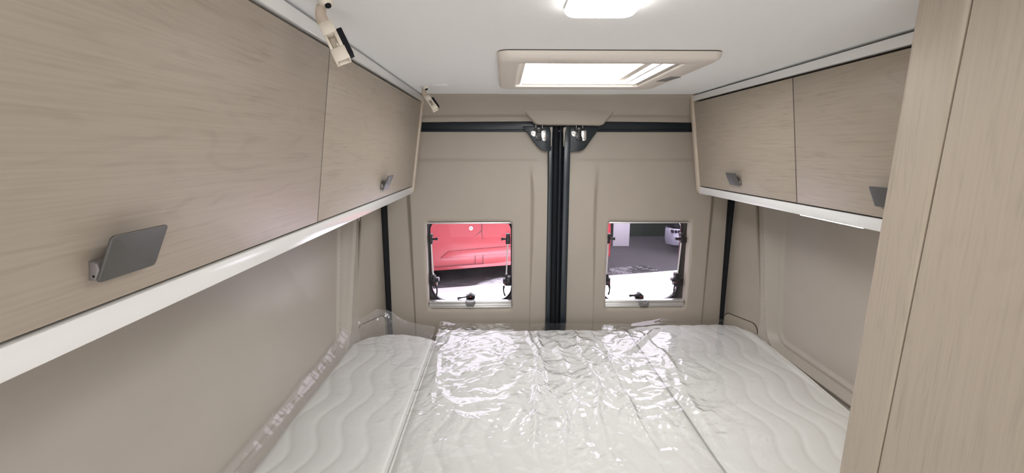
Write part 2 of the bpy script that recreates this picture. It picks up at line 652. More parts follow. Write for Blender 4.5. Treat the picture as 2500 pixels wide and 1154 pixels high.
# ------------------------------------------------------------------ rear doors
def door(name, label, x0, x1, win, xi, xo, sgn):
    """x0..x1 panel width; win = (l, r, b, t) opening; xi/xo inner and outer crease"""
    e = empty(name, ((x0 + x1) / 2, 2.06, 0.4))
    z0, z1 = 0.4, 1.717
    per = 72
    l, r, b, t = win
    inner = []
    rr = 0.018
    out = []

    def side(p, q, n_, a):
        return [(p[0] + (q[0] - p[0]) * k / n_, p[1] + (q[1] - p[1]) * k / n_) for k in range(n_)]
    co = [(x0, z0), (x1, z0), (x1, z1), (x0, z1)]
    ci = [(l, b), (r, b), (r, t), (l, t)]
    for k in range(4):
        out += side(co[k], co[(k + 1) % 4], per, k)
        inner += side(ci[k], ci[(k + 1) % 4], per, k)
    # round the inner corners
    ri = []
    for (px, pz) in inner:
        qx = min(max(px, l + rr), r - rr)
        qz = min(max(pz, b + rr), t - rr)
        dx, dz = px - qx, pz - qz
        if dx and dz:
            d = math.hypot(dx, dz)
            px, pz = qx + dx / d * rr, qz + dz / d * rr
        ri.append((px, pz))
    out, inner = np.array(out), np.array(ri)
    ts = np.concatenate([np.linspace(0, 0.2, 14), np.linspace(0.2, 1, 66)[1:]])
    G = inner[None] + (out - inner)[None] * ts[:, None, None]
    X, Z = G[..., 0], G[..., 1]
    cen = (l + r) / 2

    def height(X, Z):
        # outer step: wide at the top, narrow below
        wo_ = 0.006 + 0.022 * np.clip((Z - 0.85) / 0.6, 0, 1)
        ho = 0.008 + 0.016 * np.clip((Z - 0.85) / 0.6, 0, 1)
        wi_ = 0.007 + 0.015 * sstep(Z, 0.9, 1.35) * (1 - sstep(Z, 1.43, 1.59))
        hi_ = (0.005 + 0.010 * sstep(Z, 0.9, 1.3)) * (1 - sstep(Z, 1.46, 1.60))
        so = (X - xo) * sgn       # positive towards the outer edge
        si = (xi - X) * sgn       # positive towards the centre post
        h = ho * sstep(so, 0, 1e9)
        a = np.clip(so / wo_, 0, 1)
        c = np.clip(si / wi_, 0, 1)
        h = ho * a * a * (3 - 2 * a) - hi_ * c * c * (3 - 2 * c)
        # soft waist line across the upper door
        h += 0.006 * sstep(Z, 1.585, 1.60) * (so < 0)
        return h
    Y = 2.050 + height(X, Z)
    # rounded lip into the window recess
    d = np.hypot(X - inner[None, :, 0], Z - inner[None, :, 1])
    Y += 0.010 * np.clip(1 - d / 0.014, 0, 1) ** 2
    rows = [np.stack([X[k], Y[k], Z[k]], -1) for k in range(len(ts))]
    deep = [np.stack([inner[:, 0], np.full(len(inner), 2.098), inner[:, 1]], -1), np.stack([inner[:, 0], np.full(len(inner), 2.08), inner[:, 1]], -1)]
    P = np.stack(deep + rows, 0)
    P = np.concatenate([P, P[:, :1]], 1)
    MB().grid(P).build('trim_panel', M['beige'], e, smooth=True)
    return e


WL = (-0.586, -0.198, 0.909, 1.318)
WR = (0.238, 0.616, 0.909, 1.318)
d1 = door('door_1', '', -0.757, -0.030, WL, -0.118, -0.645, -1)
d2 = door('door_2', '', 0.042, 0.783, WR, 0.185, 0.695, 1)
struct(d1, 'left rear door with beige moulded trim and the red car behind its window', 'door')
struct(d2, 'right rear door with beige moulded trim and grey floor behind its window', 'door')


def flat(mb, pts, y0, y1):
    """outline in (x, z) extruded from y0 to y1"""
    return mb.prism([(x, 0, z) for x, z in pts], (0, y0, 0), (0, y1, 0))


# centre post: the two painted door edges and the rubber seal between them
flat(MB(), [(-0.043, 0.4), (-0.022, 0.4), (-0.020, 1.74), (-0.041, 1.74)], 2.030, 2.09).build('edge_flange', M['paint'], d1, bevel=0.004)
mb = MB()
mb.tube([(-0.008, 2.062, 0.4), (-0.006, 2.062, 1.74)], 0.016, 14)
mb.tube([(0.014, 2.060, 0.4), (0.016, 2.060, 1.74)], 0.011, 14)
mb.box((-0.024, 2.07, 0.4), (0.03, 2.09, 1.74))
mb.build('middle_seal', M['rubber'], d1, smooth=True)
flat(MB(), [(0.024, 0.4), (0.052, 0.4), (0.055, 1.74), (0.026, 1.74)], 2.026, 2.09).build('edge_flange', M['paint'], d2, bevel=0.004)
flat(MB(), [(0.009, 0.4), (0.0125, 0.4), (0.0145, 1.74), (0.011, 1.74)], 2.044, 2.06).build('seal_lip', M['paint'], d2, bevel=0.001)


def zx(px, pz, ox=1240, oy=230, s=6.789, Y=2.045):
    """photograph crop pixel -> x, z on the plane y = Y (used once, at build time, to read off dimensions)"""
    u_, v_ = ox + px / s, oy + pz / s
    dvec = fw + rt * ((u_ - 1250) / F) + up * ((577 - v_) / F)
    t = Y / dvec.y
    return (-0.237 + dvec.x * t, 1.63 + dvec.z * t)


def bracket(e, outline, hw, left):
    pts = [zx(*p, Y=2.036) for p in outline]
    flat(MB(), pts, 2.028, 2.046).build('lock_bracket', M['paint'], e, bevel=0.0025, seg=2)
    for pl, screws in hw:
        o = flat(MB(), [zx(*p, Y=2.024) for p in pl], 2.0235, 2.028).build('latch_plate', M['zinc'], e, bevel=0.0008)
        for sc in screws:
            x, z = zx(*sc, Y=2.022)
            m_ = MB().lathe((x, 2.0235, z), (0, -1, 0), [(0.0034, 0), (0.0034, 0.0018), (0.0026, 0.0026), (0.0012, 0.0026), (0.0010, 0.0014)], 14)
            m_.build('screw', M['nickel'], o, smooth=True)


bracket(d1, [(270, 590), (330, 650), (420, 785), (500, 880), (545, 920), (600, 942), (690, 948), (712, 930), (722, 868), (715, 620), (700, 560), (680, 530), (250, 530)],
        [([(378, 608), (462, 605), (466, 700), (430, 700), (395, 680), (378, 655)], [(413, 645)]),
         ([(545, 610), (560, 602), (625, 602), (628, 760), (610, 775), (575, 768), (560, 720), (542, 680)], [(600, 628), (600, 730)])], True)
bracket(d2, [(1480, 612), (1400, 720), (1290, 880), (1240, 925), (1180, 945), (985, 950), (945, 925), (930, 870), (942, 640), (965, 570), (990, 532), (1480, 532)],
        [([(1055, 625), (1075, 607), (1138, 607), (1138, 700), (1105, 703), (1070, 690), (1055, 665)], [(1083, 645)]),
         ([(1208, 612), (1225, 602), (1298, 602), (1298, 740), (1285, 770), (1240, 772), (1228, 705), (1208, 690)], [(1268, 625), (1265, 735)])], False)
for e, xa, hole in ((d1, 512, (630, 798)), (d2, 1180, (1022, 798))):
    mb = MB()
    x0, z0 = zx(xa - 42, 770, Y=2.02)
    x1, z1 = zx(xa + 36, 590, Y=2.02)
    mb.box((x0, 2.012, z0), (x1, 2.028, z1 - 0.004))
    xm0, zm0 = zx(xa - 75, 600, Y=2.02)
    xm1, zm1 = zx(xa + 62, 560, Y=2.02)
    mb.box((xm0, 2.008, zm0), (xm1, 2.028, zm1))
    mb.box((x0 + 0.002, 2.006, z1 - 0.012), (x1 - 0.002, 2.02, z1 + 0.012))
    mb.build('catch', M['blackp'], e, bevel=0.0015)
    mb = MB()
    for dx in (-48, 58):
        xr, zr0 = zx(xa + dx, 612, Y=2.012)
        _, zr1 = zx(xa + dx, 505, Y=2.012)
        mb.tube([(xr, 2.012, zr0 + 0.006), (xr, 2.012, zr1)], 0.0013, 8)
    xr, zr = zx(xa - 5, 560, Y=2.006)
    mb.tube([(xr - 0.004, 2.005, zr), (xr + 0.004, 2.005, zr - 0.002)], 0.0011, 8)
    xr, zr = zx(xa - 25, 700, Y=2.01)
    mb.tube([(xr - 0.002, 2.010, zr + 0.004), (xr - 0.004, 2.010, zr - 0.008)], 0.0012, 8)
    mb.build('lock_rod', M['alu'], e, smooth=True)
    x, z = zx(*hole, Y=2.028)
    MB().box((x - 0.003, 2.0262, z - 0.0026), (x + 0.003, 2.0285, z + 0.0026)).build('bracket_hole', M['rubber'], e)


for e, pl in ((d1, [(697, 545), (740, 545), (722, 860), (712, 868), (714, 640)]), (d2, [(918, 550), (968, 548), (944, 640), (930, 868), (920, 860)])):
    flat(MB(), [zx(*p, Y=2.026) for p in pl], 2.0255, 2.028).build('trim_sliver', M['beige'], e)

# ------------------------------------------------------------------ windows with stays, latches and blind cassettes
def window(name, label, win, pix, right):
    """pix(px, py, Y) reads a point of the enlarged photograph crop onto the plane y = Y"""
    l, r, b, t = win
    e = empty(name, ((l + r) / 2, 2.1, b))
    # black acrylic border with a rounded clear field
    co = rrect(l - 0.03, r + 0.03, b - 0.03, t + 0.03, 0.02, 8)
    if right:
        ci = rrect(l + 0.002, r - 0.012, 0.922, t - 0.004, 0.05, 8, (0.055, 0.075, 0.040, 0.03))
    else:
        ci = rrect(l + 0.006, r - 0.0005, 0.922, t - 0.004, 0.05, 8, (0.075, 0.070, 0.045, 0.045))
    mb = MB()
    ring(mb, co, ci, lambda x, z: (x, 2.128, z), lambda x, z: (x, 2.155, z))
    mb.build('frame', M['blackp'], e, bevel=0.003)
    # rounded rim inside the border
    mb = MB()
    mb.tube([(x, 2.126, z) for x, z in ci], 0.0035, 8, closed=True)
    mb.build('rim', M['rubber'], e, smooth=True)
    MB().box((l - 0.02, 2.139, b - 0.02), (r + 0.02, 2.143, t + 0.02)).build('pane', M['acrylic'], e)
    # roller blind: head rail, cassette, pull tab
    mb = MB()
    mb.box((l + 0.001, 2.060, t - 0.0095), (r - 0.001, 2.085, t - 0.002))
    mb.build('blind_rail', M['alu'], e, bevel=0.0015)
    mb = MB()
    for z0, z1, y0 in ((0.9115, 0.9165, 2.062), (0.9165, 0.9285, 2.068), (0.9285, 0.931, 2.063), (0.931, 0.9385, 2.070), (0.9385, 0.9425, 2.064)):
        mb.box((l + 0.002, y0, z0), (r - 0.002, 2.092, z1))
    mb.build('blind_cassette', M['alu'], e, bevel=0.0012)
    if right:
        tp = [(535, 955), (548, 950), (565, 968), (590, 975), (612, 968), (628, 950), (638, 955), (636, 985), (630, 1008), (545, 1012), (537, 985)]
    else:
        tp = [(607, 950), (625, 962), (657, 968), (690, 962), (708, 950), (712, 975), (700, 1000), (685, 1012), (630, 1012), (612, 995), (605, 970)]
    flat(MB(), [pix(a, c, 2.056) for a, c in tp], 2.050, 2.062).build('pull_tab', M['greyp'], e, bevel=0.002)
    Yh = 2.100

    def lever(pth, rad, piv, red, block):
        g = MB()
        g.tube([(p[0], Yh - 0.004, p[1]) for p in pth], rad, 10)
        g.lathe((piv[0], Yh + 0.022, piv[1]), (0, -1, 0), [(0.010, 0), (0.010, 0.024), (0.0085, 0.029), (0.004, 0.030)], 16)
        for bx in block:
            g.box((min(bx[0], bx[2]), Yh - 0.002, min(bx[1], bx[3])), (max(bx[0], bx[2]), Yh + 0.026, max(bx[1], bx[3])))
        o = g.build('latch', M['blackp'], e, smooth=True)
        MB().lathe((red[0], Yh - 0.007, red[1]), (0, -1, 0), [(0.0042, 0), (0.0042, 0.0022), (0.003, 0.003)], 14).build('button', M['redp'], o, smooth=True)

    def stay(side, xb0, rod, up_b, knob, low_b):
        """rod, bracket and knob; coordinates are crop pixels"""
        A, B_ = pix(*rod[0], Yh), pix(*rod[1], Yh)
        MB().tube([(A[0], Yh, A[1]), (B_[0], Yh, B_[1])], 0.0032, 10).build('stay_rod', M['alu'], e, smooth=True)
        g = MB()
        for q in up_b + low_b:
            p0, p1 = pix(q[0], q[1], Yh), pix(q[2], q[3], Yh)
            g.box((min(p0[0], p1[0]), Yh - 0.008, min(p0[1], p1[1])), (max(p0[0], p1[0]), Yh + 0.026, max(p0[1], p1[1])))
        o = g.build('stay_bracket', M['blackp'], e, bevel=0.003)
        k0, k1 = pix(*knob[0], Yh - 0.004), pix(*knob[1], Yh - 0.004)
        dz = 0.5 * (k0[1] + k1[1])
        dx = k1[0] - k0[0]
        MB().lathe((k0[0], Yh - 0.004, dz), (1 if dx > 0 else -1, 0, 0), [(0.0045, 0), (0.0045, abs(dx) * 0.45), (0.0058, abs(dx) * 0.5), (0.0058, abs(dx) * 0.78), (0.0075, abs(dx) * 0.82), (0.0075, abs(dx) * 0.97), (0.006, abs(dx))], 16).build('knob', M['blackp'], o, smooth=True)
    if not right:
        stay(-1, 0, [(233, 300), (256, 668)], [(205, 228, 248, 275), (212, 270, 250, 334)], [(248, 280), (305, 280)], [(243, 665, 268, 722), (218, 680, 282, 770)])
        stay(1, 0, [(1064, 300), (1048, 668)], [(1046, 225, 1090, 275), (1042, 268, 1092, 334)], [(1046, 280), (992, 280)], [(1036, 662, 1064, 712), (1040, 690, 1098, 785)])
        lever([pix(*p, Yh) for p in [(283, 775), (296, 810), (300, 845), (292, 885), (288, 898)]], [0.006, 0.004, 0.0035, 0.0045, 0.005], pix(275, 752, Yh), pix(279, 768, Yh - 0.01), [pix(255, 705, Yh) + pix(316, 742, Yh), pix(240, 735, Yh) + pix(295, 790, Yh)])
        lever([pix(*p, Yh) for p in [(1024, 785), (1018, 820), (1020, 850), (1030, 880), (1036, 892)]], [0.006, 0.004, 0.0035, 0.0045, 0.005], pix(1035, 752, Yh), pix(1030, 765, Yh - 0.01), [pix(1012, 715, Yh) + pix(1060, 745, Yh), pix(1026, 735, Yh) + pix(1070, 782, Yh)])
        lever([pix(*p, Yh) for p in [(625, 905), (580, 910), (545, 916), (522, 922)]], [0.005, 0.0032, 0.0045, 0.006], pix(660, 895, Yh), pix(660, 910, Yh - 0.01), [pix(612, 892, Yh) + pix(700, 936, Yh), pix(640, 880, Yh) + pix(680, 948, Yh), pix(690, 900, Yh) + pix(710, 928, Yh)])
    else:
        stay(-1, 0, [(200, 300), (180, 660)], [(190, 225, 230, 262), (180, 260, 216, 328)], [(215, 278), (272, 278)], [(168, 660, 200, 722)])
        stay(1, 0, [(988, 322), (950, 655)], [(985, 215, 1020, 262), (985, 258, 1050, 322)], [(985, 278), (928, 278)], [(925, 650, 965, 715), (930, 700, 1000, 790)])
        lever([pix(*p, Yh) for p in [(205, 770), (212, 810), (210, 845), (202, 868), (198, 880)]], [0.006, 0.004, 0.0035, 0.0045, 0.005], pix(196, 745, Yh), pix(203, 758, Yh - 0.01), [pix(178, 705, Yh) + pix(218, 780, Yh)])
        lever([pix(*p, Yh) for p in [(922, 770), (910, 810), (906, 840), (908, 870), (912, 884)]], [0.006, 0.004, 0.0035, 0.0045, 0.005], pix(928, 735, Yh), pix(934, 752, Yh - 0.01), [pix(892, 712, Yh) + pix(945, 742, Yh), pix(915, 730, Yh) + pix(960, 785, Yh)])
        lever([pix(*p, Yh) for p in [(505, 888), (470, 888), (445, 890), (425, 893)]], [0.005, 0.0045, 0.0052, 0.0058], pix(542, 885, Yh), pix(562, 908, Yh - 0.01), [pix(500, 890, Yh) + pix(582, 925, Yh), pix(510, 915, Yh) + pix(582, 945, Yh), pix(488, 900, Yh) + pix(510, 918, Yh)])
    struct(e, label, 'window')


window('window_1', 'square camper window in the left rear door, red car seen through it', WL, lambda a, c, Y: zx(a, c, 1000, 520, 4.44, Y), False)
window('window_2', 'square camper window in the right rear door, grey hall floor seen through it', WR, lambda a, c, Y: zx(a, c, 1440, 520, 4.44, Y), True)

# ================================================================== FURNITURE
TILT = 0.147


def cab_x(sgn, z, off=0.0):
    """x of the tilted cabinet front at height z; off = distance towards the aisle"""
    if sgn < 0:
        return -(0.564 + TILT * (1.83 - z)) + off
    return 0.532 + TILT * (1.827 - z) - off


def slab(mb, sgn, y0, y1, z0, z1, d0, d1):
    """board parallel to the tilted front, from depth d0 (behind) to d1 (towards the aisle)"""
    vs = []
    for y in (y0, y1):
        for z in (z0, z1):
            for d in (d0, d1):
                vs.append((cab_x(sgn, z, d), y, z))
    return mb.add(vs, [(0, 1, 3, 2), (4, 6, 7, 5), (0, 4, 5, 1), (2, 3, 7, 6), (0, 2, 6, 4), (1, 5, 7, 3)])


def handle(sgn, yc, parent, label):
    hw = 0.0345
    z0 = 1.5135
    prof = [(0, 0), (0.006, -0.001), (0.0095, 0.001), (0.024, 0.042), (0.0215, 0.043), (0.0085, 0.014), (0.007, 0.017), (0.004, 0.0195), (0, 0.020)]
    base = [(0, 0.0015), (0.0066, 0.002), (0.0100, 0.012), (0.0075, 0.018), (0, 0.0205)]
    mb = MB()
    for pr, w, dy in ((base, 0.022, -0.0125 if True else 0),):
        pts = [(cab_x(sgn, z0 + h, d), 0, z0 + h) for d, h in pr]
        mb.prism(pts, (0, yc - hw, 0), (0, yc - hw + 0.045, 0))
    h_ = mb.build('handle', M['basemetal'], parent, bevel=0.0015)
    plate = [(0.0085, 0.000), (0.0115, 0.001), (0.0255, 0.042), (0.0225, 0.043)]
    # rounded plate: outline in (y, t) where t runs up the flange
    out = rrect(yc - hw, yc + hw, 0, 1, 0.0, 1)
    pts = []
    r = 0.004
    L_ = 0.0435
    for (y, t) in rrect(yc - hw, yc + hw, 0, L_, r, 4):
        f = t / L_
        pts.append((y, f))
    a = [(cab_x(sgn, z0 + 0.0 + 0.043 * f, 0.0062 + 0.0135 * f), y, z0 + 0.043 * f) for y, f in pts]
    b = [(cab_x(sgn, z0 + 0.0 + 0.043 * f, 0.0092 + 0.0135 * f), y, z0 + 0.043 * f - 0.0005) for y, f in pts]
    n_ = len(a)
    mb = MB().add(a + b, [tuple(range(n_))[::-1], tuple(range(n_, 2 * n_))] + [(i, (i + 1) % n_, n_ + (i + 1) % n_, n_ + i) for i in range(n_)])
    mb.build('grip_plate', M['graphite'], parent, bevel=0.0005, seg=1)
    # set screw in the near end of the base
    MB().lathe((cab_x(sgn, z0 + 0.006, 0.005), yc - hw + 0.0002, z0 + 0.006), (0, -1, 0), [(0.0012, 0), (0.0012, 0.0004)], 10).build('set_screw', M['rubber'], parent)


def cabinet(sgn, name, label, y0, yend, doors, cap_y):
    e = empty(name, (sgn * 0.75, (y0 + yend) / 2, 1.455))
    # carcass behind the doors
    xo = sgn * 0.90
    mb = MB()
    for (yy0, yy1) in ((y0, yend),):
        vs = []
        for y in (yy0, yy1):
            vs += [(cab_x(sgn, 1.457, -0.020), y, 1.462), (cab_x(sgn, 1.852, -0.020), y, 1.852), (sgn * 0.83, y, 1.852), (sgn * 0.865, y, 1.462)]
        mb.add(vs, [(0, 1, 2, 3), (4, 7, 6, 5), (0, 4, 5, 1), (1, 5, 6, 2), (2, 6, 7, 3), (3, 7, 4, 0)])
    mb.build('carcass', M['gap'], e)
    for (a, b_, hy) in doors:
        mb = MB()
        slab(mb, sgn, a + 0.0018, b_ - 0.0018, 1.4885, 1.8220, -0.018, 0.0)
        d = mb.build('door', M['wood'], e, bevel=0.0012)
        handle(sgn, hy, d, '')
    mb = MB()
    slab(mb, sgn, doors[1][0] - 0.0017, doors[1][0] + 0.0017, 1.4885, 1.8220, -0.019, -0.0008)
    mb.build('gap_shade_strip', M['gap'], e)  # dark strip set in the open gap, its shade given by colour
    mb = MB()
    slab(mb, sgn, y0, yend, 1.8280, 1.8485, -0.018, 0.003)
    mb.build('top_trim', M['trim'], e, bevel=0.001)
    mb = MB()
    slab(mb, sgn, y0, yend, 1.4570, 1.4850, -0.018, 0.002)
    mb.build('bottom_trim', M['trim'], e, bevel=0.0015)
    # end panel with a rounded lower corner, proud of the doors
    pts = []
    top, bot = 1.853, 1.449
    r = 0.028
    d0 = 0.007
    fx = lambda z: cab_x(sgn, z, d0)
    pts.append((fx(top), top))
    for k in range(7):
        a = math.radians(90 * k / 6)
        zz = bot + r * (1 - math.sin(a))
        pts.append((fx(zz) + sgn * r * (1 - math.cos(a)), zz))
    pts += [(sgn * 0.865, bot), (sgn * 0.83, top)]
    mb = MB().prism([(x, 0, z) for x, z in pts], (0, yend, 0), (0, cap_y, 0))
    mb.build('end_panel', M['edge'], e, bevel=0.004, seg=3)
    tag(e, label, 'cabinet')
    return e


cl = cabinet(-1, 'overhead_cabinet', 'long wooden overhead cabinet on the left with two grip handles', -0.07, 1.932, [(-0.07, 0.936, 0.4425), (0.936, 1.932, 1.4425)], 1.957)
cr = cabinet(1, 'overhead_cabinet', 'wooden overhead cabinet on the right, above the recessed wall panel', 0.735, 1.912, [(0.735, 1.268, 0.948), (1.268, 1.912, 1.600)], 1.937)
# LED profile under the right cabinet
mb = MB()
slab(mb, 1, 1.03, 1.255, 1.4560, 1.4574, -0.014, -0.0005)
mb.build('led_strip', M['strip'], cr)

# tall wardrobe at the right edge of the view: corner post, groove, side panel
e = empty('wardrobe', (0.60, 0.33, 0.0))
WX = 0.345                   # aisle face
zs = np.linspace(0.0, 1.853, 12)
G, G2 = [], []
for z in zs:
    yf = 0.6900 + 0.0265 * (1.853 - z)       # far edge
    yg = 0.6046 + 0.0380 * (1.853 - z)       # groove
    row = [(0.860, yf), (WX + 0.015, yf), (WX + 0.007, yf - 0.0015), (WX + 0.002, yf - 0.0055), (WX, yf - 0.012), (WX, yg + 0.014),
           (WX - 0.0008, yg + 0.010), (WX - 0.0008, yg + 0.004), (WX + 0.0010, yg + 0.0010), (WX + 0.007, yg + 0.0006), (WX + 0.025, yg + 0.0006)]
    G.append([(x, y, z) for x, y in row])
    row = [(WX + 0.025, yg - 0.0006), (WX + 0.0035, yg - 0.0006), (WX + 0.0012, yg - 0.002), (WX + 0.001, yg - 0.005), (WX + 0.001, 0.0), (0.86, 0.0)]
    G2.append([(x, y, z) for x, y in row])
MB().grid(np.array(G)).build('corner_post', M['wood2'], e, smooth=True)
MB().grid(np.array(G2)).build('side_panel', M['wood2'], e, smooth=True)
MB().box((WX + 0.025, 0.005, 0.0), (0.855, 0.60, 1.85)).build('carcass', M['gap'], e)
tag(e, 'tall wooden wardrobe at the right edge, in front of the bed', 'wardrobe')

# ================================================================== CEILING THINGS
# roof hatch: moulded frame, shaft, flyscreen rails, opal pane, grey tab
e = empty('roof_hatch', (0.01, 1.36, 1.835))
mb = MB()
fo = rrect(-0.250, 0.270, 1.093, 1.625, 0.028, 6)
fi = rrect(-0.196, 0.200, 1.155, 1.562, 0.006, 6)
n = len(fo)
lv = []
for (sc, z) in ((0.0, 1.8525), (0.0008, 1.8465), (0.003, 1.840), (0.009, 1.8355)):
    lv.append([(x + (sc if x < 0.01 else -sc), y + (sc if y < 1.36 else -sc), z) for x, y in fo])
for (sc, z) in ((-0.004, 1.8345), (0.0, 1.8365), (0.0, 1.872)):
    lv.append([(x + (sc if x < 0.01 else -sc), y + (sc if y < 1.36 else -sc), z) for x, y in fi])
vs = [p for q in lv for p in q]
fs = []
for k in range(len(lv) - 1):
    for i in range(n):
        j = (i + 1) % n
        fs.append((k * n + i, k * n + j, (k + 1) * n + j, (k + 1) * n + i))
mb.add(vs, fs).build('frame', M['hatchp'], e, smooth=True)
shr = lambda q, k: [(x + (k if x < 0.01 else -k), y + (k if y < 1.36 else -k)) for x, y in q]
ring(MB(), shr(fo, 0.0015), shr(fo, 0.02), lambda x, y: (x, y, 1.8515), lambda x, y: (x, y, 1.8556)).build('shadow_ring', M['gap'], e)  # dark ring coloured as the shadow line between frame and ceiling
MB().box((-0.21, 1.13, 1.8590), (0.215, 1.58, 1.8620)).build('pane', M['opal'], e)
mb = MB()
mb.box((-0.206, 1.142, 1.868), (-0.196, 1.575, 1.887))
mb.box((0.200, 1.142, 1.868), (0.211, 1.575, 1.887))
mb.box((-0.206, 1.142, 1.868), (0.211, 1.155, 1.887))
mb.box((-0.206, 1.562, 1.868), (0.211, 1.575, 1.887))
mb.build('shaft', M['hatchp'], e)
mb = MB()
mb.box((-0.1955, 1.157, 1.842), (-0.180, 1.560, 1.8585))
mb.build('blind_rail', M['hatchp'], e, bevel=0.002)
mb = MB()
mb.box((0.160, 1.157, 1.845), (0.166, 1.560, 1.853))
mb.box((0.185, 1.157, 1.840), (0.191, 1.560, 1.850))
mb.box((0.191, 1.157, 1.844), (0.1995, 1.560, 1.852))
mb.build('blind_rail', M['alu'], e, bevel=0.001)
MB().box((0.128, 1.157, 1.851), (0.150, 1.545, 1.8585)).build('flyscreen_bar', M['hatchp'], e, bevel=0.002)
MB().box((-0.176, 1.548, 1.842), (0.185, 1.560, 1.850)).build('flyscreen_bar', M['hatchp'], e, bevel=0.002)
tb = [(0.216, 1.408), (0.236, 1.398), (0.268, 1.340), (0.249, 1.342)]
tb = [(0.2185, 1.425), (0.2475, 1.425), (0.2625, 1.345), (0.2335, 1.345)]
MB().prism([(x, y, 0) for x, y in tb], (0, 0, 1.8335), (0, 0, 1.8357)).build('latch_tab', M['greyp'], e, bevel=0.0005, seg=1)
tag(e, 'warm white framed roof hatch with a glowing opal pane and grey tab', 'roof hatch')

# ceiling lamp
e = empty('ceiling_light', (-0.085, 0.62, 1.838))
lo_ = rrect(-0.139, -0.026, 0.45, 0.803, 0.020, 6)
n = len(lo_)
ins = lambda s_: [(x + (s_ if x < -0.085 else -s_), y + (s_ if y < 0.62 else -s_)) for x, y in lo_]
lv = [[(x, y, z) for x, y in ins(s_)] for s_, z in ((0.0, 1.8548), (0.0, 1.8505))]
mb = MB().add([p for q in lv for p in q], [(i, (i + 1) % n, n + (i + 1) % n, n + i) for i in range(n)] + [tuple(range(n))])
mb.build('base', M['trim'], e)
lv = [[(x, y, z) for x, y in ins(s_)] for s_, z in ((0.0005, 1.8505), (0.001, 1.846), (0.004, 1.8425), (0.010, 1.841))]
mb = MB().add([p for q in lv for p in q], [(k * n + i, k * n + (i + 1) % n, (k + 1) * n + (i + 1) % n, (k + 1) * n + i) for k in range(3) for i in range(n)] + [tuple(range(3 * n, 4 * n))])
mb.build('diffuser', M['lamp'], e, smooth=True)
tag(e, 'rounded rectangular ceiling lamp, switched on and glaring white', 'lamp')

# unseen copy of the lamp behind the camera, added to help light the room
e2 = empty('ceiling_light', (0.10, -0.55, 1.838))
for src in list(e.children):
    c = src.copy()
    C.objects.link(c)
    c.parent = e2
tag(e2, 'unseen rectangular ceiling lamp over the aisle, added to help light the room', 'lamp')

# round covers on the ceiling
for (x, y) in ((-0.452, 1.672), (-0.455, 0.725)):
    MB().lathe((x, y, 1.8552), (0, 0, -1), [(0.027, 0), (0.027, 0.0015), (0.0255, 0.0022), (0.001, 0.0026)], 32).build('cover_cap', M['ceiling'], ceil, smooth=True)


# hanging strap buckles of the restraint net
def buckle(name, label, anchor, top, tip, across, w, th):
    """anchor on the ceiling; body from top to tip; across = direction of the body's width"""
    e = empty(name, tip)
    A, T, B_ = Vector(anchor), Vector(top), Vector(tip)
    ax = (B_ - T).normalized()
    L_ = (B_ - T).length
    wv = Vector(across)
    wv = (wv - ax * wv.dot(ax)).normalized()
    nv = ax.cross(wv).normalized()
    if nv.y > 0:
        nv = -nv                       # faces the camera side
    P = lambda s_, a, d: T + ax * (s_ * L_) + wv * (a * w) + nv * (d * th)

    def bar(mb, s0, s1, a0, a1, d0, d1):
        vs = [P(s_, a, d) for d in (d0, d1) for (s_, a) in ((s0, a0), (s1, a0), (s1, a1), (s0, a1))]
        mb.add(vs, [(0, 1, 2, 3), (7, 6, 5, 4), (0, 4, 5, 1), (1, 5, 6, 2), (2, 6, 7, 3), (3, 7, 4, 0)])
    # solid body with a through window and an open socket at the tip
    mb = MB()
    bar(mb, 0.0, 0.31, -0.5, 0.5, -0.5, 0.5)
    bar(mb, 0.31, 0.68, -0.5, -0.30, -0.5, 0.5)
    bar(mb, 0.31, 0.68, 0.24, 0.5, -0.5, 0.5)
    bar(mb, 0.31, 0.68, -0.30, 0.24, -0.5, -0.38)
    bar(mb, 0.55, 0.68, 0.05, 0.24, -0.4, 0.3)
    bar(mb, 0.68, 1.0, -0.56, 0.56, 0.36, 0.52)
    bar(mb, 0.68, 1.0, -0.56, 0.56, -0.52, -0.36)
    bar(mb, 0.68, 1.0, -0.56, -0.40, -0.36, 0.36)
    bar(mb, 0.68, 1.0, 0.40, 0.56, -0.36, 0.36)
    bar(mb, 0.68, 0.78, -0.40, 0.40, -0.36, 0.36)
    mb.build('body', M['cream'], e, bevel=0.0007, seg=1)
    mb = MB()
    bar(mb, 0.26, 0.92, 0.50, 0.92, -0.50, 0.50)
    mb.build('release_button', M['rubber'], e, bevel=0.0012)
    # anchor on the ceiling
    mb = MB().lathe((A.x, A.y, HC), (0, 0, -1), [(0.0105, 0), (0.0105, 0.004), (0.0085, 0.0075), (0.004, 0.009)], 20)
    mb.build('anchor', M['cream'], e, smooth=True)
    MB().lathe((A.x + 0.004, A.y - 0.003, HC - 0.0075), (0.35, -0.5, -0.8), [(0.0048, 0), (0.0048, 0.0022), (0.003, 0.003)], 14).build('screw', M['rubber'], e, smooth=True)
    # folded webbing loop
    mb = MB()
    for dd, sg in ((0.0, 1), (0.003, -1)):
        rows = []
        for k in range(11):
            f = k / 10
            c_ = (A + Vector((-0.006, 0, 0))) * (1 - f) + (T + ax * 0.006) * f
            c_ = c_ + wv * (-0.005 * math.sin(math.pi * f) * (1.0 if sg > 0 else 1.25)) + nv * ((0.004 * math.sin(math.pi * f)) * sg)
            c_.z = min(c_.z - 0.004 * (1 - f), HC - 0.003)
            wd = 0.0085
            rows.append([c_ - wv * wd, c_ + wv * wd])
        mb.grid(np.array(rows))
    mb.build('strap', M['strap'], e, smooth=True, solid=0.0014)
    tag(e, label, 'buckle', 'hanging net buckles')


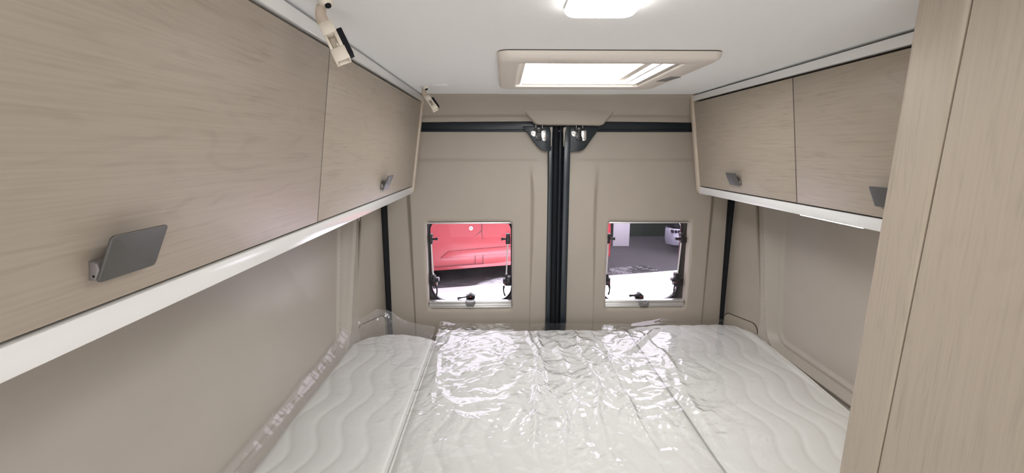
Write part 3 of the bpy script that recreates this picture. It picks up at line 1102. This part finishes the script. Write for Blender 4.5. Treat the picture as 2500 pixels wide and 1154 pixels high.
buckle('strap_buckle', 'large cream strap buckle with black button hanging nearest from the ceiling', (-0.505, 0.758, 1.855), (-0.5135, 0.775, 1.8255), (-0.4845, 0.762, 1.7665), (1, 0.25, 0.35), 0.0210, 0.0165)
buckle('strap_buckle', 'small cream strap buckle with black button hanging at the far cabinet end', (-0.512, 1.715, 1.855), (-0.5085, 1.715, 1.8205), (-0.4745, 1.695, 1.7730), (1, 0.25, 0.35), 0.0195, 0.0165)

# ================================================================== BED
struct(MB().box((-0.86, 0.78, 0.0), (0.86, 2.02, 0.715)).build('bed_base', M['ply']), 'grey bed base box across the van, under the cushions', 'bed base')


def cushion(name, label, xl, xr, yb, y0, ztop, mode, nu, nv, seed, dome=0.006):
    e = empty(name, ((xl(1.4) + xr(1.4)) / 2, 1.4, 0.716))
    us = np.linspace(0, 1, nu)
    vs = np.linspace(0, 1, nv)
    U, V = np.meshgrid(us, vs, indexing='ij')
    XA = xl(1.5) + U * (xr(1.5) - xl(1.5))
    YE = yb(U)
    Y = y0 + V * (YE - y0)
    X = xl(Y) + U * (xr(Y) - xl(Y))
    # quilting: wavy stitch lines
    Wd, Pd, A = 0.070, 0.30, 0.022
    a = (X + 0.762 - A * np.cos(2 * np.pi * (Y - 1.10 + seed) / Pd) - 0.006 * perlin(X * 4, Y * 5, 9)) / Wd
    fr = np.abs(a - np.round(a)) * Wd
    q = 1 - np.exp(-(fr / 0.010) ** 2) + 0.35 * np.clip(fr / (Wd / 2), 0, 1)
    dx = np.minimum(X - xl(Y), xr(Y) - X)
    dy = np.minimum(Y - y0, YE - Y)
    d = np.minimum(dx, dy)
    edge = np.clip(1 - d / 0.03, 0, 1)
    Z = ztop - 0.014 * edge ** 2.2 + 0.0030 * (q - 0.6) * sstep(d, 0.0, 0.03) + dome * np.clip(d / 0.15, 0, 1)
    Z += 0.004 * perlin(X * 5 + seed, Y * 5, 5)
    MB().grid(np.stack([X, Y, Z], -1)).build('cover', M['ticking'], e, smooth=True)
    # border band and piping along the top edge
    B_ = [(X[i, 0], Y[i, 0], Z[i, 0]) for i in range(nu)] + [(X[-1, j], Y[-1, j], Z[-1, j]) for j in range(1, nv)]
    B_ += [(X[i, -1], Y[i, -1], Z[i, -1]) for i in range(nu - 2, -1, -1)] + [(X[0, j], Y[0, j], Z[0, j]) for j in range(nv - 2, 0, -1)]
    B_ = B_[::4]
    n_ = len(B_)
    bv = [(x, y, z) for x, y, z in B_] + [(x, y, 0.72) for x, y, z in B_]
    MB().add(bv, [(i, (i + 1) % n_, n_ + (i + 1) % n_, n_ + i) for i in range(n_)] + [tuple(range(n_, 2 * n_))]).build('border', M['ticking'], e, smooth=True)
    up_l = [(X[0, j], Y[0, j], Z[0, j]) for j in range(0, nv, 2)]
    bk = [(X[i, -1], Y[i, -1], Z[i, -1]) for i in range(0, nu, 2)]
    up_r = [(X[-1, j], Y[-1, j], Z[-1, j]) for j in range(nv - 1, -1, -2)]
    pth = {None: up_l + bk, 'mid': up_l + bk, 'right': bk + up_r}[mode]
    MB().tube([(x, y, z + 0.0005) for x, y, z in pth], 0.0032 if mode == 'right' else 0.0045, 8).build('piping', M['piping'], e, smooth=True)
    tag(e, label, 'mattress', 'mattress cushions')
    return e


def interp(xs_, ys_):
    return lambda u: np.interp(u, xs_, ys_)


def smooth_pts(xs_, ys_):
    """Catmull-like smoothing by dense cosine interpolation"""
    xs_, ys_ = np.array(xs_, float), np.array(ys_, float)
    g = np.linspace(xs_[0], xs_[-1], 400)
    v = np.interp(g, xs_, ys_)
    k = np.hanning(41)
    k /= k.sum()
    pad = np.pad(v, 20, mode='edge')
    v2 = np.convolve(pad, k, mode='valid')
    w = np.clip(np.minimum(g - g[0], g[-1] - g) / (g[20] - g[0]), 0, 1)
    v = v * (1 - w) + v2 * w
    return lambda u: np.interp(u, g, v)


cl_yb = smooth_pts([0, 0.07, 0.2, 0.4, 0.6, 0.8, 1.0], [1.795, 1.845, 1.898, 1.925, 1.922, 1.900, 1.862])
cushion('mattress_cushion', 'narrow left mattress cushion with rounded far end along the left wall', lambda y: -0.876 + 0 * y, lambda y: -0.532 + 0 * y, cl_yb, 0.86, 0.846, None, 90, 300, 0.0)
cm_yb = smooth_pts([0, 0.04, 0.3, 0.7, 0.9, 1.0], [1.968, 1.968, 1.958, 1.950, 1.945, 1.938])
cm_ = cushion('mattress_cushion', 'wide middle mattress cushion with white piping under crumpled film', lambda y: -0.525 + 0 * y, lambda y: 0.3165 + 0 * y, cm_yb, 0.86, 0.850, 'mid', 200, 300, 0.1)
cr_yb = smooth_pts([0, 0.08, 0.3, 0.6, 0.8, 0.88, 0.94, 0.98, 1.0], [1.955, 1.975, 1.995, 2.000, 1.998, 1.980, 1.930, 1.865, 1.82])
cushion('mattress_cushion', 'right mattress cushion with a curved corner along the right wall', lambda y: 0.3225 + 0 * y, lambda y: 0.829 + (y - 1.265) * 0.066, cr_yb, 0.78, 0.852, 'right', 140, 300, 0.22)
# cloth tag sticking up behind the middle cushion
rows = []
for k in range(7):
    f = k / 6
    rows.append([(0.205 + 0.052 * a, 1.957 + 0.010 * math.sin(f * 3) - 0.008 * f + 0.003 * math.sin(a * 4), 0.838 + 0.024 * f + 0.003 * math.sin(a * 3.1)) for a in np.linspace(0, 1, 8)])
MB().grid(np.array(rows)).build('cloth_tag', M['tag'], cm_, smooth=True, solid=0.0008)


# ------------------------------------------------------------------ wrapping film
def crumple(X, Y, seed, f0, amp, stretch=1.0, ang=0.0):
    c_, s_ = math.cos(ang), math.sin(ang)
    x = (X * c_ + Y * s_) * stretch
    y = -X * s_ + Y * c_
    wx = x + 0.03 * perlin(x * 9, y * 9, seed + 50)
    wy = y + 0.03 * perlin(x * 9, y * 9, seed + 51)
    h = np.zeros_like(X)
    a = 1.0
    f = f0
    for k in range(3):
        nz = perlin(wx * f + 13.7 * k, wy * f + 7.1 * k, seed + k)
        h += a * (1 - np.clip(np.abs(nz) * 2.2, 0, 1)) ** 1.0
        a *= 0.42
        f *= 2.1
    return h * amp


def film(name, label, X, Y, Zb, h, parent=None, m='film'):
    P = np.stack([X, Y, Zb + h], -1)
    o = MB().grid(P).build(name, M[m], parent, smooth=True)
    for e_ in o.data.edges:
        e_.use_edge_sharp = False
    tag(o, label, 'plastic film')
    return o


def blob(X, Y, cx_, cy_, rx, ry):
    return np.exp(-(((X - cx_) / rx) ** 2 + ((Y - cy_) / ry) ** 2))


# main sheet over the middle and right cushions
xs = np.arange(-0.529, 0.79, 0.0031)
ys = np.arange(0.89, 2.02, 0.0033)
X, Y = np.meshgrid(xs, ys, indexing='ij')
Yb = np.interp(X, [-0.6, -0.525, 0.318, 0.36, 0.5, 0.72, 0.79], [1.965, 1.972, 1.952, 1.965, 2.0, 2.0, 1.965])
V = (Y - 0.89) / (2.02 - 0.89)
Y = 0.89 + V * (Yb + 0.012 + 0.018 * perlin(X * 6, X * 0 + 3.3, 4) - 0.89)
base = np.where(X < -0.527, 0.853, 0.8585)
mask = np.clip(blob(X, Y, -0.29, 1.42, 0.26, 0.38) + 0.95 * blob(X, Y, 0.20, 1.38, 0.26, 0.34) + 0.5 * blob(X, Y, -0.05, 1.75, 0.4, 0.16) + 0.10, 0, 1)
patch = sstep(perlin(X * 5.5 + 3, Y * 5.5, 71) + 0.35 * perlin(X * 14, Y * 14, 72), -0.22, 0.30)
patch2 = sstep(perlin(X * 7 + 9, Y * 5, 73), -0.15, 0.25)
h = 0.004 + mask * (crumple(X, Y, 3, 8, 0.0085, 1.0, 0.4) + patch * crumple(X, Y, 17, 24, 0.0065, 0.55, 1.1) + patch * patch2 * crumple(X, Y, 23, 60, 0.0024, 0.5, 0.8))
h += 0.006 * mask * (1 + perlin(X * 7, Y * 7, 21))
# long folds running towards the rear doors
for (x0, amp, wd, sd) in ((-0.135, 0.013, 0.016, 31), (-0.095, 0.011, 0.013, 36), (-0.02, 0.009, 0.022, 32), (0.06, 0.011, 0.015, 33), (0.14, 0.010, 0.012, 37), (0.345, 0.006, 0.02, 34), (-0.46, 0.005, 0.016, 35)):
    xc = x0 + 0.06 * perlin(Y * 2.2, Y * 0 + sd, sd) + 0.025 * perlin(Y * 7, Y * 0 + sd, sd + 7)
    env = sstep(Y, 0.95, 1.2) * (1 - sstep(Y, 1.80, 1.93))
    h += amp * env * np.clip(1 - np.abs(X - xc) / wd, 0, 1) ** 1.3
# diagonal fold out of the far edge
dline = (X - 0.36) * 0.5 + (Y - 1.80) * -0.87
h += 0.014 * np.clip(1 - np.abs((X - 0.30) * 0.80 - (Y - 1.72) * 0.6) / 0.018, 0, 1) * sstep(Y, 1.60, 1.68) * (1 - sstep(Y, 1.86, 1.92))
# edge at the back stands up slightly
eb = sstep(V, 0.965, 1.0)
h += eb * (0.002 + 0.020 * np.clip(perlin(X * 7, X * 0 + 1.7, 8), 0, 1))
film('plastic_film', 'crumpled clear plastic film lying over the middle and right cushions', X, Y, base, h)

# sheet of the left cushion, bulging into the gap at the wall and up against the pillar
xs = np.arange(-0.903, -0.535, 0.0031)
X, Y = np.meshgrid(xs, ys, indexing='ij')
Yb = np.interp(X, [-0.93, -0.88, -0.80, -0.72, -0.62, -0.53], [1.84, 1.875, 1.925, 1.955, 1.955, 1.925])
V = (Y - 0.89) / (2.02 - 0.89)
Y = 0.89 + V * (Yb - 0.89)
base = np.full_like(X, 0.8545)
base = base + sstep(-X, 0.868, 0.90) * 0.035 * (0.7 + 0.5 * perlin(Y * 5, Y * 0 + 2, 12))
rise = blob(X, Y, -0.80, 1.96, 0.10, 0.06) * 0.085 + blob(X, Y, -0.90, 1.88, 0.06, 0.10) * 0.05 + sstep(V, 0.95, 1.0) * 0.012
mask = np.clip(blob(X, Y, -0.84, 1.90, 0.14, 0.14) + 0.35 * sstep(-X, 0.86, 0.9) + 0.16 + 0.25 * blob(X, Y, -0.58, 1.4, 0.05, 0.3), 0, 1)
h = 0.004 + rise + mask * (crumple(X, Y, 63, 10, 0.010, 0.6, 0.2) + crumple(X, Y, 77, 26, 0.005, 0.7, 0.8))
film('plastic_film', 'clear plastic film over the narrow left cushion, bunched up at its far corner', X, Y, base, h, m='film2')

# ================================================================== THE HALL OUTSIDE
GZ = -0.65
struct(MB().box((-14, -8, GZ - 0.05), (16, 22, GZ)).build('ground', M['carpet']), 'dark grey hall floor outside the rear windows', 'floor')
pod = MB().prism([(-6, 6.12, 0), (-1.5, 7.44, 0), (3.17, 8.60, 0), (9, 10.05, 0), (9, -7, 0), (-6, -7, 0)], (0, 0, GZ), (0, 0, GZ + 0.02))
tag(pod.build('podium', M['podium']), 'pale glossy podium floor that the van stands on', 'podium')
tag(MB().box((-8, 12.3, GZ), (14, 12.5, 1.9)).build('partition_wall', M['hallwall']), 'dark green partition wall at the back of the hall', 'wall')
tag(MB().box((2.44, 11.0, GZ), (2.835, 11.03, 0.45)).build('white_board', M['board'], bevel=0.004), 'pale upright board standing on the dark floor past the red car', 'board')

# red car: side facing the van, built along its own direction
VA = Vector((-1.459, 7.697, GZ))
vd = Vector((0.959, 0.283, 0)).normalized()
vn = Vector((vd.y, -vd.x, 0))            # towards the van


def VP(s_, o_, z_):
    p = VA + vd * s_ + vn * o_
    return (p.x, p.y, z_)


e = empty('red_car', tuple(VA + vd * 1.0 - vn * 0.9))
# body: cross-section swept along the length, narrowing to the nose
sec = [(-0.06, -0.40), (0.0, -0.385), (0.012, -0.33), (0.0, -0.315), (0.006, -0.20), (0.012, -0.05), (0.0, 0.10), (-0.02, 0.30), (-0.03, 0.45), (-0.10, 0.75), (-0.24, 1.12), (-0.34, 1.20)]
st = [(-1.7, 0.30), (-1.6, 0.12), (-1.3, 0.03), (-0.8, 0.0), (0, 0), (1.5, 0), (3.0, 0), (3.35, 0.02), (3.46, 0.07), (3.52, 0.18)]
G = []
for s_, ins_ in st:
    ztop = 1.0 if s_ > -0.6 else 0.45
    row = [VP(s_, o_ - ins_, z_ if z_ < 0.45 else 0.45 + (z_ - 0.45) * ztop) for o_, z_ in sec]
    row += [VP(s_, -1.8 - o_ + ins_, (z_ if z_ < 0.45 else 0.45 + (z_ - 0.45) * ztop)) for o_, z_ in sec[::-1]]
    G.append(row + [row[0]])
mb = MB().grid(np.array(G))
nn = len(sec) * 2
mb.add([p for p in G[0][:-1]], [tuple(range(nn))])
mb.add([p for p in G[-1][:-1]], [tuple(range(nn))])
mb.build('body', M['red'], e, smooth=True)
# rub strip with a slanted tip, sill
mb = MB()
strip = [(0.15, -0.172), (0.288, -0.06), (0.5, -0.052), (3.3, -0.01), (3.3, -0.145), (0.9, -0.160)]
mb.prism([VP(a, 0.0, c) for a, c in strip], vn * 0.0, vn * 0.030)
mb.build('rub_strip', M['red'], e, bevel=0.006)
mb = MB()
for pth in ([(0.897, 0.46), (0.889, 0.268), (0.90, -0.32)], [(0.889, 0.268), (0.754, 0.169), (0.758, -0.318), (0.90, -0.32)], [(0.035, -0.313), (0.758, -0.318)]):
    mb.tube([VP(a, 0.034 if -0.2 < c < 0.0 else (0.013 if c < 0.1 else -0.012 + 0.0), c) for a, c in pth], 0.006, 6)
mb.build('door_joint', M['redseam'], e, smooth=True)
o = MB().lathe(VP(0.696, -0.021, 0.317), vn, [(0.034, -0.01), (0.034, 0.006), (0.024, 0.009), (0.022, 0.004)], 20).build('lock_cap', M['alu'], e, smooth=True)
MB().lathe(VP(0.696, -0.016, 0.317), vn, [(0.021, 0.0), (0.021, 0.004), (0.010, 0.005)], 16).build('lock_core', M['greyp'], o, smooth=True)
for s_ in (-0.95, 2.35):
    w = MB().lathe(VP(s_, -0.20, GZ + 0.32), vn, [(0.2, 0), (0.31, 0.0), (0.32, 0.02), (0.32, 0.18), (0.30, 0.20), (0.2, 0.2), (0.19, 0.17), (0.03, 0.17)], 32)
    w.build('wheel', M['tyre'], e, smooth=True)
    w = MB().lathe(VP(s_, -1.8, GZ + 0.32), vn, [(0.2, 0), (0.31, 0.0), (0.32, 0.02), (0.32, 0.18), (0.30, 0.20), (0.2, 0.2)], 32)
    w.build('wheel', M['tyre'], e, smooth=True)
tag(e, 'red car parked across the hall behind the left rear window', 'car')

# plastic wrapping hanging off the red car's sill onto the dark floor
xs = np.linspace(-0.4, 4.3, 420)
vs = np.linspace(0, 1, 110)
U, V = np.meshgrid(xs, vs, indexing='ij')
o_ = -0.30 + 0.50 * V + 0.04 * perlin(U * 2, V * 2, 90) + 0.05 * np.clip(U, 0, 3.5)
z_ = GZ + 0.012 + crumple(U, o_, 91, 4.0, 0.012, 1.0, 0.6) * sstep(V, 0, 0.1)
P = np.stack([VA.x + vd.x * U + vn.x * o_, VA.y + vd.y * U + vn.y * o_, z_], -1)
tag(MB().grid(P).build('floor_film', M['film'], smooth=True), 'crumpled clear plastic film spread on the dark floor before the red car', 'plastic film')

# silver vehicle, front corner in the top right of the right window
e = empty('silver_car', (4.6, 10.9, GZ))
fr = [(4.25, 11.9), (4.05, 11.7), (3.70, 10.9), (3.50, 10.45), (3.44, 10.22), (3.56, 10.05), (3.85, 9.95), (4.6, 9.92), (5.35, 9.95), (5.68, 10.03), (5.86, 10.18), (5.93, 10.45), (5.94, 10.9), (5.9, 11.7), (5.6, 11.9)]


def loft(levels):
    mb = MB()
    G = []
    for sc, z, dy in levels:
        row = [((4.6 + (x - 4.6) * sc), 11.0 + (y - 11.0) * sc + dy, z) for x, y in fr]
        G.append(row + [row[0]])
    return mb.grid(np.array(G))


mb = loft([(0.90, -0.46, 0), (0.975, -0.44, 0), (1.0, -0.33, 0), (1.0, -0.12, 0), (0.985, -0.065, 0)])
mb.build('bumper', M['silver'], e, smooth=True)
loft([(0.93, -0.065, 0), (0.955, -0.05, 0), (0.975, 0.16, 0.02), (0.96, 0.35, 0.06), (0.90, 0.48, 0.15), (0.80, 0.95, 0.2), (0.72, 1.0, 0.2)]).build('body', M['rubber'], e, smooth=True)
for k in range(7):
    a0 = 3.515 + k * 0.062
    mb = MB()
    y_ = 10.08 - 0.12 * min(1, k / 4)
    mb.box((a0, y_ - 0.06, -0.155), (a0 + 0.036, y_ + 0.05, -0.095))
    mb.build('grille_slot', M['rubber'], e, bevel=0.006)
for x in (4.05, 5.6):
    MB().lathe((x, 11.2, GZ + 0.32), (1, 0, 0), [(0.2, 0), (0.31, 0.0), (0.32, 0.02), (0.32, 0.16), (0.30, 0.18), (0.2, 0.18)], 28).build('wheel', M['tyre'], e, smooth=True)
tag(e, 'silver bumper corner of a dark vehicle seen through the right rear window', 'car')
